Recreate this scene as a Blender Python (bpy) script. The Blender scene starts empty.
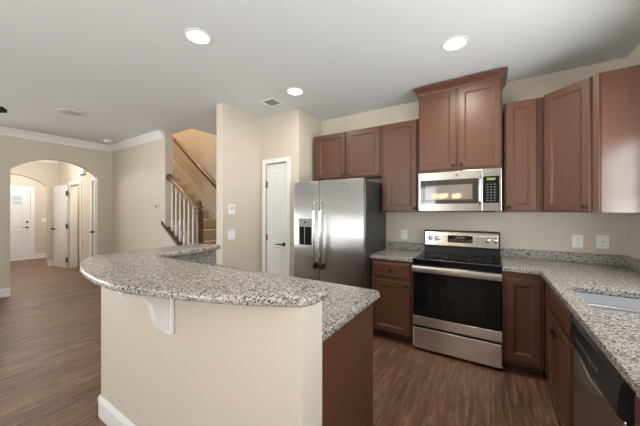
import bpy, bmesh, math, random
from mathutils import Vector, Matrix
random.seed(7)
PI = math.pi
S = bpy.context.scene
COL = S.collection

# ------------------------------------------------------------------ camera, world, daylight, exposure
cam_d = bpy.data.cameras.new('camera')
cam = bpy.data.objects.new('camera', cam_d)
COL.objects.link(cam)
cam_d.sensor_width = 36.0
cam_d.lens = 269.5 / 640 * 36.0
cam_d.shift_y = -1.8 / 640
cam_d.clip_start = 0.02
cam.location = (0, 0, 1.395)
cam.rotation_euler = (PI / 2, 0, math.radians(32.26))
S.camera = cam
S.view_settings.view_transform = 'Standard'
S.view_settings.look = 'None'
S.view_settings.gamma = 1
S.view_settings.use_curve_mapping = False
S.view_settings.exposure = -0.03

wd = bpy.data.worlds.new('sky')              # sky, with a brighter lower half added to light the ceilings
S.world = wd
wd.use_nodes = True
wn_ = wd.node_tree
bgn = wn_.nodes['Background']
tcn = wn_.nodes.new('ShaderNodeTexCoord')
sxn = wn_.nodes.new('ShaderNodeSeparateXYZ')
rpn = wn_.nodes.new('ShaderNodeValToRGB')
mrn = wn_.nodes.new('ShaderNodeMapRange')
mrn.inputs['From Min'].default_value = -1.0
wn_.links.new(tcn.outputs['Generated'], sxn.inputs['Vector'])
wn_.links.new(sxn.outputs['Z'], mrn.inputs['Value'])
wn_.links.new(mrn.outputs['Result'], rpn.inputs['Fac'])
rpn.color_ramp.elements[0].position = 0.47
rpn.color_ramp.elements[0].color = (1.0, 0.99, 0.97, 1)
rpn.color_ramp.elements[1].position = 0.53
rpn.color_ramp.elements[1].color = (0.43, 0.445, 0.46, 1)
wn_.links.new(rpn.outputs['Color'], bgn.inputs['Color'])
bgn.inputs['Strength'].default_value = 19.0


def portal(name, loc, rot, sx, sy):
    """guides the sky's own light through a window opening"""
    l = bpy.data.lights.new(name, 'AREA')
    l.shape = 'RECTANGLE'
    l.size = sx
    l.size_y = sy
    l.cycles.is_portal = True
    o = bpy.data.objects.new(name, l)
    o.location = loc
    o.rotation_euler = rot
    COL.objects.link(o)


portal('sky_portal_patio', (-1.82, -3.13, 1.10), (PI / 2, 0, 0), 0.84, 2.15)
portal('sky_portal_south', (-2.975, -3.13, 1.575), (PI / 2, 0, 0), 0.75, 1.65)
portal('sky_portal_dining', (1.15, -0.25, 1.55), (PI / 2, 0, PI / 2), 1.4, 1.4)
portal('sky_portal_sink', (1.15, 1.93, 1.54), (PI / 2, 0, PI / 2), 1.10, 0.98)
portal('sky_portal_living', (-6.81, -1.90, 1.40), (PI / 2, 0, -PI / 2), 1.4, 2.2)
portal('sky_portal_living', (-6.81, -0.36, 1.40), (PI / 2, 0, -PI / 2), 1.32, 2.2)


# ------------------------------------------------------------------ materials
def new_mat(name):
    m = bpy.data.materials.new(name)
    m.use_nodes = True
    nt = m.node_tree
    return m, nt, nt.nodes['Principled BSDF']


def N(nt, t, **kw):
    n = nt.nodes.new(t)
    for k, v in kw.items():
        setattr(n, k, v)
    return n


def plain(name, rgb, rough=0.5, metal=0.0, spec=0.5, coat=0.0, var=0.0, vscale=3.0, bump=0.0, bscale=200.0):
    m, nt, b = new_mat(name)
    b.inputs['Roughness'].default_value = rough
    b.inputs['Metallic'].default_value = metal
    b.inputs['Specular IOR Level'].default_value = spec
    b.inputs['Coat Weight'].default_value = coat
    co = N(nt, 'ShaderNodeTexCoord')
    ns = N(nt, 'ShaderNodeTexNoise')
    ns.inputs['Scale'].default_value = vscale
    nt.links.new(co.outputs['Object'], ns.inputs['Vector'])
    rp = N(nt, 'ShaderNodeValToRGB')
    rp.color_ramp.elements[0].color = [c * (1 - var) for c in rgb] + [1]
    rp.color_ramp.elements[1].color = [min(1, c * (1 + var)) for c in rgb] + [1]
    nt.links.new(ns.outputs['Fac'], rp.inputs['Fac'])
    nt.links.new(rp.outputs['Color'], b.inputs['Base Color'])
    if bump:
        n2 = N(nt, 'ShaderNodeTexNoise')
        n2.inputs['Scale'].default_value = bscale
        nt.links.new(co.outputs['Object'], n2.inputs['Vector'])
        bp = N(nt, 'ShaderNodeBump')
        bp.inputs['Strength'].default_value = bump
        bp.inputs['Distance'].default_value = 0.002
        nt.links.new(n2.outputs['Fac'], bp.inputs['Height'])
        nt.links.new(bp.outputs['Normal'], b.inputs['Normal'])
    return m


def emit(name, rgb, strength):
    m, nt, b = new_mat(name)
    b.inputs['Base Color'].default_value = (*rgb, 1)
    b.inputs['Emission Color'].default_value = (*rgb, 1)
    b.inputs['Emission Strength'].default_value = strength
    return m


def wood_mat(name, dark, light, rough, grain_axis=2, coat=0.0):
    m, nt, b = new_mat(name)
    co = N(nt, 'ShaderNodeTexCoord')
    mp = N(nt, 'ShaderNodeMapping')
    sc = [26, 26, 26]
    sc[grain_axis] = 1.6
    mp.inputs['Scale'].default_value = sc
    nt.links.new(co.outputs['Object'], mp.inputs['Vector'])
    ns = N(nt, 'ShaderNodeTexNoise')
    ns.inputs['Scale'].default_value = 2.2
    ns.inputs['Detail'].default_value = 5
    ns.inputs['Distortion'].default_value = 0.6
    nt.links.new(mp.outputs['Vector'], ns.inputs['Vector'])
    rp = N(nt, 'ShaderNodeValToRGB')
    rp.color_ramp.elements[0].position = 0.3
    rp.color_ramp.elements[1].position = 0.7
    rp.color_ramp.elements[0].color = (*dark, 1)
    rp.color_ramp.elements[1].color = (*light, 1)
    nt.links.new(ns.outputs['Fac'], rp.inputs['Fac'])
    nt.links.new(rp.outputs['Color'], b.inputs['Base Color'])
    b.inputs['Roughness'].default_value = rough
    b.inputs['Coat Weight'].default_value = coat
    b.inputs['Coat Roughness'].default_value = 0.25
    return m


def floor_mat():
    m, nt, b = new_mat('plank_floor')
    co = N(nt, 'ShaderNodeTexCoord')
    sp = N(nt, 'ShaderNodeSeparateXYZ')
    nt.links.new(co.outputs['Object'], sp.inputs['Vector'])
    cb = N(nt, 'ShaderNodeCombineXYZ')
    nt.links.new(sp.outputs['Y'], cb.inputs['X'])
    nt.links.new(sp.outputs['X'], cb.inputs['Y'])
    br = N(nt, 'ShaderNodeTexBrick')
    br.offset = 0.37
    br.offset_frequency = 3
    br.inputs['Scale'].default_value = 1.0
    br.inputs['Brick Width'].default_value = 1.15
    br.inputs['Row Height'].default_value = 0.127
    br.inputs['Mortar Size'].default_value = 0.0016
    br.inputs['Mortar Smooth'].default_value = 0.3
    br.inputs['Color1'].default_value = (0.0, 0.0, 0.0, 1)
    br.inputs['Color2'].default_value = (1.0, 1.0, 1.0, 1)
    br.inputs['Mortar'].default_value = (0.5, 0.5, 0.5, 1)
    nt.links.new(cb.outputs['Vector'], br.inputs['Vector'])
    # grain stretched along the planks, shifted for each plank
    mp = N(nt, 'ShaderNodeMapping')
    mp.inputs['Scale'].default_value = (34, 3.2, 1)
    nt.links.new(co.outputs['Object'], mp.inputs['Vector'])
    sh = N(nt, 'ShaderNodeVectorMath', operation='ADD')
    nt.links.new(mp.outputs['Vector'], sh.inputs[0])
    ml = N(nt, 'ShaderNodeVectorMath', operation='SCALE')
    ml.inputs['Scale'].default_value = 13.0
    nt.links.new(br.outputs['Color'], ml.inputs[0])
    nt.links.new(ml.outputs['Vector'], sh.inputs[1])
    ns = N(nt, 'ShaderNodeTexNoise')
    ns.inputs['Scale'].default_value = 1.0
    ns.inputs['Detail'].default_value = 6
    ns.inputs['Roughness'].default_value = 0.62
    ns.inputs['Distortion'].default_value = 0.9
    nt.links.new(sh.outputs['Vector'], ns.inputs['Vector'])
    mx = N(nt, 'ShaderNodeMix', data_type='FLOAT')
    mx.inputs[0].default_value = 0.10
    nt.links.new(ns.outputs['Fac'], mx.inputs[2])
    nt.links.new(br.outputs['Color'], mx.inputs[3])
    rp = N(nt, 'ShaderNodeValToRGB')
    e = rp.color_ramp.elements
    e[0].position = 0.31
    e[0].color = (0.068, 0.032, 0.019, 1)
    e[1].position = 0.69
    e[1].color = (0.290, 0.158, 0.096, 1)
    k = e.new(0.5)
    k.color = (0.165, 0.081, 0.048, 1)
    nt.links.new(mx.outputs[0], rp.inputs['Fac'])
    dk = N(nt, 'ShaderNodeMix', data_type='RGBA', blend_type='MULTIPLY')
    nt.links.new(br.outputs['Fac'], dk.inputs[0])
    nt.links.new(rp.outputs['Color'], dk.inputs[6])
    dk.inputs[7].default_value = (0.35, 0.3, 0.28, 1)
    nt.links.new(dk.outputs[2], b.inputs['Base Color'])
    b.inputs['Roughness'].default_value = 0.44
    bp = N(nt, 'ShaderNodeBump')
    bp.inputs['Strength'].default_value = 0.15
    bp.inputs['Distance'].default_value = 0.002
    nt.links.new(ns.outputs['Fac'], bp.inputs['Height'])
    nt.links.new(bp.outputs['Normal'], b.inputs['Normal'])
    return m


def granite_mat():
    m, nt, b = new_mat('speckled_granite')
    co = N(nt, 'ShaderNodeTexCoord')
    wn = N(nt, 'ShaderNodeTexNoise')
    wn.inputs['Scale'].default_value = 90
    nt.links.new(co.outputs['Object'], wn.inputs['Vector'])
    sc = N(nt, 'ShaderNodeVectorMath', operation='SCALE')
    sc.inputs['Scale'].default_value = 0.012
    nt.links.new(wn.outputs['Color'], sc.inputs[0])
    ad = N(nt, 'ShaderNodeVectorMath', operation='ADD')
    nt.links.new(co.outputs['Object'], ad.inputs[0])
    nt.links.new(sc.outputs['Vector'], ad.inputs[1])
    vo = N(nt, 'ShaderNodeTexVoronoi')
    vo.inputs['Scale'].default_value = 170
    nt.links.new(ad.outputs['Vector'], vo.inputs['Vector'])
    sp = N(nt, 'ShaderNodeSeparateColor')
    nt.links.new(vo.outputs['Color'], sp.inputs['Color'])
    big = N(nt, 'ShaderNodeTexNoise')
    big.inputs['Scale'].default_value = 60
    big.inputs['Detail'].default_value = 2
    nt.links.new(co.outputs['Object'], big.inputs['Vector'])
    mx = N(nt, 'ShaderNodeMix', data_type='FLOAT')
    mx.inputs[0].default_value = 0.42
    nt.links.new(sp.outputs['Red'], mx.inputs[2])
    nt.links.new(big.outputs['Fac'], mx.inputs[3])
    rp = N(nt, 'ShaderNodeValToRGB')
    rp.color_ramp.interpolation = 'CONSTANT'
    e = rp.color_ramp.elements
    e[0].position = 0.0
    e[0].color = (0.032, 0.030, 0.031, 1)
    e[1].position = 0.30
    e[1].color = (0.21, 0.19, 0.175, 1)
    for p, c in ((0.40, (0.29, 0.25, 0.22)), (0.50, (0.40, 0.365, 0.335)), (0.63, (0.50, 0.475, 0.445)), (0.72, (0.24, 0.225, 0.22))):
        k = e.new(p)
        k.color = (*c, 1)
    nt.links.new(mx.outputs[0], rp.inputs['Fac'])
    nt.links.new(rp.outputs['Color'], b.inputs['Base Color'])
    b.inputs['Roughness'].default_value = 0.24
    return m


def steel_mat(name, base, rough, axis, turn=0.0, aniso=0.0):
    m, nt, b = new_mat(name)
    b.inputs['Metallic'].default_value = 1.0
    b.inputs['Base Color'].default_value = (*base, 1)
    co = N(nt, 'ShaderNodeTexCoord')
    mp = N(nt, 'ShaderNodeMapping')
    s = [700, 700, 700]
    s[axis] = 4
    mp.inputs['Scale'].default_value = s
    nt.links.new(co.outputs['Object'], mp.inputs['Vector'])
    ns = N(nt, 'ShaderNodeTexNoise')
    ns.inputs['Scale'].default_value = 1.0
    nt.links.new(mp.outputs['Vector'], ns.inputs['Vector'])
    mr = N(nt, 'ShaderNodeMapRange')
    mr.inputs['To Min'].default_value = rough * 0.9
    mr.inputs['To Max'].default_value = rough * 1.1
    if aniso:
        tg = N(nt, 'ShaderNodeTangent', direction_type='RADIAL', axis='Z')
        nt.links.new(tg.outputs['Tangent'], b.inputs['Tangent'])
        b.inputs['Anisotropic'].default_value = aniso
        b.inputs['Anisotropic Rotation'].default_value = turn
    nt.links.new(ns.outputs['Fac'], mr.inputs['Value'])
    nt.links.new(mr.outputs['Result'], b.inputs['Roughness'])
    return m


def glass_mat(name, tint, refl):
    m = bpy.data.materials.new(name)
    m.use_nodes = True
    nt = m.node_tree
    nt.nodes.remove(nt.nodes['Principled BSDF'])
    out = nt.nodes['Material Output']
    t = N(nt, 'ShaderNodeBsdfTransparent')
    t.inputs['Color'].default_value = (*tint, 1)
    g = N(nt, 'ShaderNodeBsdfGlossy')
    g.inputs['Roughness'].default_value = 0.02
    mx = N(nt, 'ShaderNodeMixShader')
    mx.inputs[0].default_value = refl
    nt.links.new(t.outputs[0], mx.inputs[1])
    nt.links.new(g.outputs[0], mx.inputs[2])
    nt.links.new(mx.outputs[0], out.inputs['Surface'])
    return m


M = dict(
    wall=plain('beige_wall_paint', (0.605, 0.542, 0.458), 0.6, spec=0.3, var=0.012, vscale=1.5, bump=0.05),
    ceil=plain('ceiling_paint', (0.695, 0.715, 0.735), 0.7, spec=0.2, var=0.01, vscale=2, bump=0.05, bscale=120),
    trim=plain('white_trim_paint', (0.80, 0.80, 0.79), 0.35, var=0.01),
    door=plain('white_door_paint', (0.76, 0.76, 0.76), 0.4, var=0.01),
    floor=floor_mat(),
    cab=wood_mat('brown_cabinet_wood', (0.094, 0.037, 0.0185), (0.104, 0.041, 0.021), 0.38, 2),
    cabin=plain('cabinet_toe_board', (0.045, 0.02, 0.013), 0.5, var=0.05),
    granite=granite_mat(),
    steel=steel_mat('brushed_steel', (0.76, 0.75, 0.73), 0.25, 0, 0.25, 0.9),
    fridge=steel_mat('vertical_grain_steel', (0.50, 0.495, 0.485), 0.30, 2, 0.0, 0.97),
    steelv=steel_mat('brushed_steel_bar', (0.70, 0.69, 0.68), 0.22, 2),
    microsteel=steel_mat('microwave_steel', (0.50, 0.49, 0.47), 0.30, 0, 0.25, 0.8),
    sink=steel_mat('shaded_sink_steel', (0.40, 0.415, 0.44), 0.34, 0),  # darker than the divider steel, bowl shading put into the colour
    chrome=plain('polished_chrome', (0.75, 0.75, 0.75), 0.12, metal=1.0),
    glassblk=plain('black_glass', (0.006, 0.006, 0.007), 0.05, spec=0.4),
    meshwin=plain('oven_window_glass', (0.012, 0.011, 0.010), 0.06, spec=0.4),
    micwin=plain('microwave_window_glass', (0.20, 0.18, 0.155), 0.06, spec=0.9),
    micglass=plain('microwave_door_glass', (0.035, 0.033, 0.032), 0.04, spec=1.0),
    blk=plain('black_plastic', (0.013, 0.013, 0.014), 0.32, var=0.05),
    dkgrey=plain('dark_grey_enamel', (0.030, 0.031, 0.034), 0.30, var=0.05),
    bronze=plain('dark_bronze', (0.030, 0.022, 0.018), 0.32, metal=0.7, var=0.05),
    grey=plain('grey_plastic', (0.25, 0.25, 0.25), 0.4),
    dimgrey=plain('dim_grey_plastic', (0.10, 0.10, 0.105), 0.4),
    ltgrey=plain('pale_grey_plastic', (0.55, 0.55, 0.54), 0.4),
    white=plain('white_plastic', (0.82, 0.82, 0.80), 0.35),
    slot=plain('dark_slot', (0.03, 0.03, 0.03), 0.6),
    carpet=plain('tan_carpet', (0.47, 0.37, 0.255), 0.95, spec=0.1, var=0.25, vscale=160, bump=0.6, bscale=350),
    oak=wood_mat('stained_oak', (0.085, 0.038, 0.017), (0.15, 0.072, 0.034), 0.34, 0),
    glass=glass_mat('window_glass', (0.95, 0.97, 0.97), 0.06),
    lamp=emit('lamp_glow', (1.0, 0.97, 0.92), 14.0),
    bulb=emit('warm_bulb_glow', (1.0, 0.74, 0.40), 20.0),
    display=emit('green_display', (0.16, 0.22, 0.04), 0.16),
    displaydim=emit('dim_display', (0.16, 0.16, 0.10), 0.12),
)


# ------------------------------------------------------------------ mesh helpers
def bm_new():
    return bmesh.new()


def box(bm, x0, x1, y0, y1, z0, z1, bev=0.0, seg=2):
    vs = [bm.verts.new((x, y, z)) for z in (z0, z1) for x, y in ((x0, y0), (x1, y0), (x1, y1), (x0, y1))]
    fs = [bm.faces.new([vs[i] for i in q]) for q in ((3, 2, 1, 0), (4, 5, 6, 7), (0, 1, 5, 4), (1, 2, 6, 5), (2, 3, 7, 6), (3, 0, 4, 7))]
    if bev:
        es = list({e for f in fs for e in f.edges})
        bmesh.ops.bevel(bm, geom=es, offset=bev, segments=seg, affect='EDGES', profile=0.5)
    return bm


def poly_z(bm, pts, z0, z1, bev=0.0, seg=3):
    """upright prism on an outline in the floor plan"""
    a = [bm.verts.new((x, y, z0)) for x, y in pts]
    b = [bm.verts.new((x, y, z1)) for x, y in pts]
    n = len(pts)
    fs = [bm.faces.new(a[::-1]), bm.faces.new(b)]
    for i in range(n):
        fs.append(bm.faces.new((a[i], a[(i + 1) % n], b[(i + 1) % n], b[i])))
    bmesh.ops.recalc_face_normals(bm, faces=fs)
    if bev:
        es = list({e for f in fs[:2] for e in f.edges})
        bmesh.ops.bevel(bm, geom=es, offset=bev, segments=seg, affect='EDGES', profile=0.5)
    return bm


def poly_axis(bm, pts, a0, a1, axis):
    """prism of an outline: axis 'x' takes (y, z) points, axis 'y' takes (x, z) points"""
    f = (lambda p, q: (q, p[0], p[1])) if axis == 'x' else (lambda p, q: (p[0], q, p[1]))
    a = [bm.verts.new(f(p, a0)) for p in pts]
    b = [bm.verts.new(f(p, a1)) for p in pts]
    n = len(pts)
    fs = [bm.faces.new(a[::-1]), bm.faces.new(b)]
    for i in range(n):
        fs.append(bm.faces.new((a[i], a[(i + 1) % n], b[(i + 1) % n], b[i])))
    bmesh.ops.recalc_face_normals(bm, faces=fs)
    return bm


def lathe(bm, prof, c=(0, 0, 0), axis='z', seg=20):
    """profile of (radius, height) turned about an axis through c"""
    rings = []
    for r, h in prof:
        ring = []
        for i in range(seg):
            t = 2 * PI * i / seg
            u, v = r * math.cos(t), r * math.sin(t)
            p = {'z': (u, v, h), 'y': (u, h, v), 'x': (h, u, v)}[axis]
            ring.append(bm.verts.new((c[0] + p[0], c[1] + p[1], c[2] + p[2])))
        rings.append(ring)
    fs = []
    for a, b in zip(rings, rings[1:]):
        for i in range(seg):
            fs.append(bm.faces.new((a[i], a[(i + 1) % seg], b[(i + 1) % seg], b[i])))
    fs.append(bm.faces.new(rings[0]))
    fs.append(bm.faces.new(rings[-1]))
    bmesh.ops.recalc_face_normals(bm, faces=fs)
    return bm


def tube(bm, pts, r, seg=10, flat=1.0):
    pts = [Vector(p) for p in pts]
    rings = []
    for i, p in enumerate(pts):
        d = (pts[min(i + 1, len(pts) - 1)] - pts[max(i - 1, 0)]).normalized()
        up = Vector((0, 0, 1)) if abs(d.z) < 0.9 else Vector((1, 0, 0))
        s = d.cross(up).normalized()
        u = s.cross(d).normalized()
        rr = r[i] if isinstance(r, (list, tuple)) else r
        rings.append([bm.verts.new(p + s * rr * math.cos(2 * PI * k / seg) + u * rr * flat * math.sin(2 * PI * k / seg)) for k in range(seg)])
    fs = []
    for a, b in zip(rings, rings[1:]):
        for i in range(seg):
            fs.append(bm.faces.new((a[i], a[(i + 1) % seg], b[(i + 1) % seg], b[i])))
    fs.append(bm.faces.new(rings[0]))
    fs.append(bm.faces.new(rings[-1]))
    bmesh.ops.recalc_face_normals(bm, faces=fs)
    return bm


def nested(bm, x0, x1, z0, z1, loops):
    """front-facing (-y) panel of nested rectangles: loops of (inset, y); closed by the last loop and open at the first"""
    rs = []
    for ins, y in loops:
        rs.append([bm.verts.new(p) for p in ((x0 + ins, y, z0 + ins), (x1 - ins, y, z0 + ins), (x1 - ins, y, z1 - ins), (x0 + ins, y, z1 - ins))])
    for a, b in zip(rs, rs[1:]):
        for i in range(4):
            bm.faces.new((a[i], a[(i + 1) % 4], b[(i + 1) % 4], b[i]))
    bm.faces.new(rs[-1])
    bm.faces.new(rs[0][::-1])
    return bm


def catmull(pts, n=8):
    P = [Vector((*p, 0)) for p in pts]
    out = []
    for i in range(len(P) - 1):
        p0, p1, p2, p3 = P[max(i - 1, 0)], P[i], P[i + 1], P[min(i + 2, len(P) - 1)]
        for k in range(n):
            t = k / n
            q = 0.5 * (2 * p1 + (p2 - p0) * t + (2 * p0 - 5 * p1 + 4 * p2 - p3) * t * t + (3 * p1 - p0 - 3 * p2 + p3) * t ** 3)
            out.append((q.x, q.y))
    out.append(tuple(pts[-1]))
    return out


def tag(o, label=None, cat=None, group=None, kind=None):
    if label:
        o['label'] = label
    if cat:
        o['category'] = cat
    if group:
        o['group'] = group
    if kind:
        o['kind'] = kind
    return o


def obj(name, bm, m, parent=None, smooth=False, off=None, label=None):
    if off is not None:
        bmesh.ops.translate(bm, verts=bm.verts, vec=[-c for c in off])
    me = bpy.data.meshes.new(name)
    bm.to_mesh(me)
    bm.free()
    for p in me.polygons:
        p.use_smooth = smooth
    if smooth:
        me.set_sharp_from_angle(angle=math.radians(40))
    me.materials.append(m if not isinstance(m, str) else M[m])
    o = bpy.data.objects.new(name, me)
    COL.objects.link(o)
    if parent is not None:
        o.parent = parent
    if label:
        o['label'] = label
    return o


def thing(name, label, cat, loc=(0, 0, 0), rz=0.0, group=None, kind=None):
    o = bpy.data.objects.new(name, None)
    o.empty_display_size = 0.05
    COL.objects.link(o)
    o.location = loc
    o.rotation_euler = (0, 0, rz)
    return tag(o, label, cat, group, kind)


def wthing(name, label, cat, loc, group=None, kind=None):
    """a thing whose parts are modelled in room coordinates"""
    t = thing(name, label, cat, loc, 0, group, kind)

    def part(pn, bm, m, parent=None, smooth=False, label=None):
        return obj(pn, bm, m, parent or t, smooth, off=loc, label=label)
    return t, part


def struct(name, bm, m, label, cat, smooth=False):
    return tag(obj(name, bm, m, smooth=smooth), label, cat, None, 'structure')


def dup(root, loc, label, rz=None):
    r = root.copy()
    COL.objects.link(r)
    r.location = loc
    if rz is not None:
        r.rotation_euler = (0, 0, rz)
    r['label'] = label
    for ch in list(root.children):
        c = ch.copy()
        COL.objects.link(c)
        c.parent = r
        for g in list(ch.children):
            d = g.copy()
            COL.objects.link(d)
            d.parent = c
    return r


def text_mesh(s, size, depth, loc, rot, m, name, parent, off):
    cu = bpy.data.curves.new(name, 'FONT')
    cu.body = s
    cu.size = size
    cu.extrude = depth
    cu.align_x = 'CENTER'
    cu.align_y = 'CENTER'
    tmp = bpy.data.objects.new(name, cu)
    me = bpy.data.meshes.new_from_object(tmp)
    bpy.data.objects.remove(tmp)
    bpy.data.curves.remove(cu)
    me.transform(Matrix.Translation([l - o for l, o in zip(loc, off)]) @ rot)
    me.materials.append(M[m])
    o = bpy.data.objects.new(name, me)
    COL.objects.link(o)
    o.parent = parent
    return o


FRONT = Matrix.Rotation(PI / 2, 4, 'X')      # lettering facing -y
CH = 2.75                                    # ceiling height
WX, WY, EX = -6.68, 3.447, 1.020             # west wall, kitchen back wall, east wall

# ------------------------------------------------------------------ the shell
bm = bm_new()
box(bm, -11.45, 1.15, -3.12, 3.60, -0.12, 0.0)
struct('floor', bm, 'floor', 'brown wood plank floor running from kitchen to hall', 'floor')

bm = bm_new()                                 # ceiling, left open above the stairs
HX, HY0, HY1 = -4.13, 2.62, 3.44
box(bm, -11.45, 1.15, -3.12, HY0, CH, CH + 0.18)
box(bm, HX, 1.15, HY0, 3.60, CH, CH + 0.18)
box(bm, -11.45, HX, HY1, 3.60, CH, CH + 0.18)
box(bm, -11.45, -8.6, HY0, HY1, CH, CH + 0.18)
struct('ceiling', bm, 'ceil', 'smooth pale grey ceiling over kitchen and living room', 'ceiling')


def arch_wall(name, x0, x1, ya, yb, oy0, oy1, spring, rise, label):
    """wall across x with an arched opening: outline in (y, z)"""
    cy, a = (oy0 + oy1) / 2, (oy1 - oy0) / 2
    R = (a * a + rise * rise) / (2 * rise)
    arc = []
    n = 24
    for i in range(n + 1):
        y = oy0 + (oy1 - oy0) * i / n
        z = spring + rise - R + math.sqrt(max(0, R * R - (y - cy) ** 2))
        arc.append((y, z))
    bm = bm_new()
    box(bm, x0, x1, ya, oy0, 0, CH)
    box(bm, x0, x1, oy1, yb, 0, CH)
    for (y0, z0), (y1, z1) in zip(arc, arc[1:]):
        poly_axis(bm, [(y0, z0), (y1, z1), (y1, CH), (y0, CH)], x0, x1, 'x')
    bmesh.ops.remove_doubles(bm, verts=bm.verts, dist=1e-5)
    return struct(name, bm, 'wall', label, 'wall')


arch_wall('wall_west', WX - 0.12, WX, 0.40, 2.58, 1.03, 2.195, 2.075, 0.26, 'beige living room wall with an arched hall opening')
arch_wall('wall_foyer', -9.57, -9.45, 0.70, 2.30, 0.80, 2.09, 2.005, 0.265, 'inner arched beige wall between hall and foyer')

bm = bm_new()                                 # living room wall that steps down as the knee wall of the stairs
poly_axis(bm, [(WX, 0), (-3.55, 0), (-3.75, 0.50), (-4.625, 1.085), (-4.625, CH), (WX, CH)], 2.445, 2.58, 'y')
struct('wall_north', bm, 'wall', 'beige living room wall ending at the stair opening', 'wall')

bm = bm_new()
box(bm, -2.95, -2.83, 2.20, 3.36, 0, CH)
struct('wall_stair', bm, 'wall', 'beige wall end with switches between stairs and pantry', 'wall')

bm = bm_new()                                 # pantry front with its door opening, and its side beside the refrigerator
PX0, PX1, PZ = -2.745, -2.350, 2.075
box(bm, -2.83, PX0, 2.881, 2.99, 0, CH)
box(bm, PX1, -2.15, 2.881, 2.99, 0, CH)
box(bm, PX0, PX1, 2.881, 2.99, PZ, CH)
box(bm, -2.26, -2.15, 2.99, WY, 0, CH)
struct('wall_pantry', bm, 'wall', 'beige pantry wall around the narrow white door', 'wall')

bm = bm_new()
box(bm, -2.83, 1.14, WY, WY + 0.12, 0, CH)
struct('wall_kitchen', bm, 'wall', 'beige kitchen wall behind range and cabinets', 'wall')

def wall_y(name, x0, x1, ya, yb, openings, label):
    """wall running along y with rectangular openings (y0, y1, z0, z1)"""
    bm = bm_new()
    ys = ya
    for y0, y1, z0, z1 in openings:
        box(bm, x0, x1, ys, y0, 0, CH)
        if z0 > 0:
            box(bm, x0, x1, y0, y1, 0, z0)
        box(bm, x0, x1, y0, y1, z1, CH)
        ys = y1
    box(bm, x0, x1, ys, yb, 0, CH)
    return struct(name, bm, 'wall', label, 'wall')


WL = [(-2.60, -1.20, 0.3, 2.5), (-1.02, 0.30, 0.3, 2.5)]  # unseen windows, added and sized to light the living room side
EW = [(-0.95, 0.45, 0.85, 2.25), (1.38, 2.48, 1.05, 2.03)]  # the first is unseen, added to light the bar end; the second is over the sink
wall_y('wall_west_living', WX - 0.12, WX, -3.0, 0.40, WL, 'beige living room wall with two added windows left of the arch')
wall_y('wall_east', EX, EX + 0.12, -3.0, WY, EW, 'beige wall beside the sink counter with sink window and added side window')

bm = bm_new()                                 # wall behind the camera with the patio door
SY = -3.0
PDX0, PDX1 = -2.240, -1.400
box(bm, -6.80, -3.35, SY - 0.12, SY, 0, CH)
box(bm, -3.35, -2.60, SY - 0.12, SY, 0, 0.75)
box(bm, -3.35, -2.60, SY - 0.12, SY, 2.4, CH)
box(bm, -2.60, PDX0, SY - 0.12, SY, 0, CH)
box(bm, PDX0, PDX1, SY - 0.12, SY, 2.20, CH)
box(bm, PDX1, 1.14, SY - 0.12, SY, 0, CH)
struct('wall_south', bm, 'wall', 'beige wall with patio door facing the kitchen', 'wall')

bm = bm_new()                                 # hall side walls with a closet opening
CX0, CX1, CZ = -8.64, -7.95, 2.05
D4X0, D4X1 = -7.27, -6.86
box(bm, -9.45, CX0, 2.30, 2.42, 0, CH)
box(bm, CX0, CX1, 2.30, 2.42, CZ, CH)
box(bm, CX1, D4X0, 2.30, 2.42, 0, CH)
box(bm, D4X0, D4X1, 2.30, 2.42, CZ, CH)
box(bm, D4X1, WX - 0.12, 2.30, 2.42, 0, CH)
struct('wall_hall', bm, 'wall', 'beige hall wall with a closet opening behind the arch', 'wall')
bm = bm_new()
box(bm, -9.45, WX - 0.12, 0.58, 0.70, 0, CH)
struct('wall_hall_south', bm, 'wall', 'beige south wall of the hall', 'wall')
bm = bm_new()                                 # foyer shell
box(bm, -11.42, -11.30, 0.70, 1.23, 0, CH)
box(bm, -11.42, -11.30, 2.14, 3.20, 0, CH)
box(bm, -11.42, -11.30, 1.23, 2.14, 2.03, CH)
box(bm, -11.42, -9.45, 0.58, 0.70, 0, CH)
box(bm, -11.30, -9.45, 3.08, 3.20, 0, CH)
box(bm, -9.57, -9.45, 2.30, 3.08, 0, CH)
struct('wall_entry', bm, 'wall', 'beige foyer wall around the white front door', 'wall')
bm = bm_new()                                 # closet shell
box(bm, -8.95, -8.85, 2.42, 3.30, 0, CH)
box(bm, -7.60, -7.50, 2.42, 3.30, 0, CH)
box(bm, -8.95, -7.50, 3.30, 3.40, 0, CH)
struct('wall_closet', bm, 'wall', 'beige closet wall seen through the open hall door', 'wall')
bm = bm_new()                                 # stairwell
box(bm, -7.45, -2.83, 3.36, 3.447, 0, CH + 2.5)
box(bm, -8.6, -7.45, 2.62, 3.447, CH + 0.18, CH + 2.5)
box(bm, -7.45, HX, 2.50, 2.62, CH + 0.18, CH + 2.5)
box(bm, HX, HX + 0.12, 2.50, 3.36, CH + 0.18, CH + 2.5)
struct('wall_stairwell', bm, 'wall', 'tan stairwell wall rising behind the balusters', 'wall')
bm = bm_new()
box(bm, -8.6, HX + 0.12, 2.50, 3.447, CH + 2.5, CH + 2.6)
struct('ceiling_stairwell', bm, 'ceil', 'upper stairwell ceiling above the carpeted stairs', 'ceiling')

# ------------------------------------------------------------------ trim
BASE = [(0, 0), (0.016, 0), (0.016, 0.105), (0.010, 0.125), (0.004, 0.138), (0, 0.138)]


def board_x(bm, x0, x1, y, sgn):              # on a wall along x, projecting to y + sgn
    poly_axis(bm, [(y + sgn * p, z) for p, z in BASE], x0, x1, 'x')


def board_y(bm, y0, y1, x, sgn):
    poly_axis(bm, [(x + sgn * p, z) for p, z in BASE], y0, y1, 'y')


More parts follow.
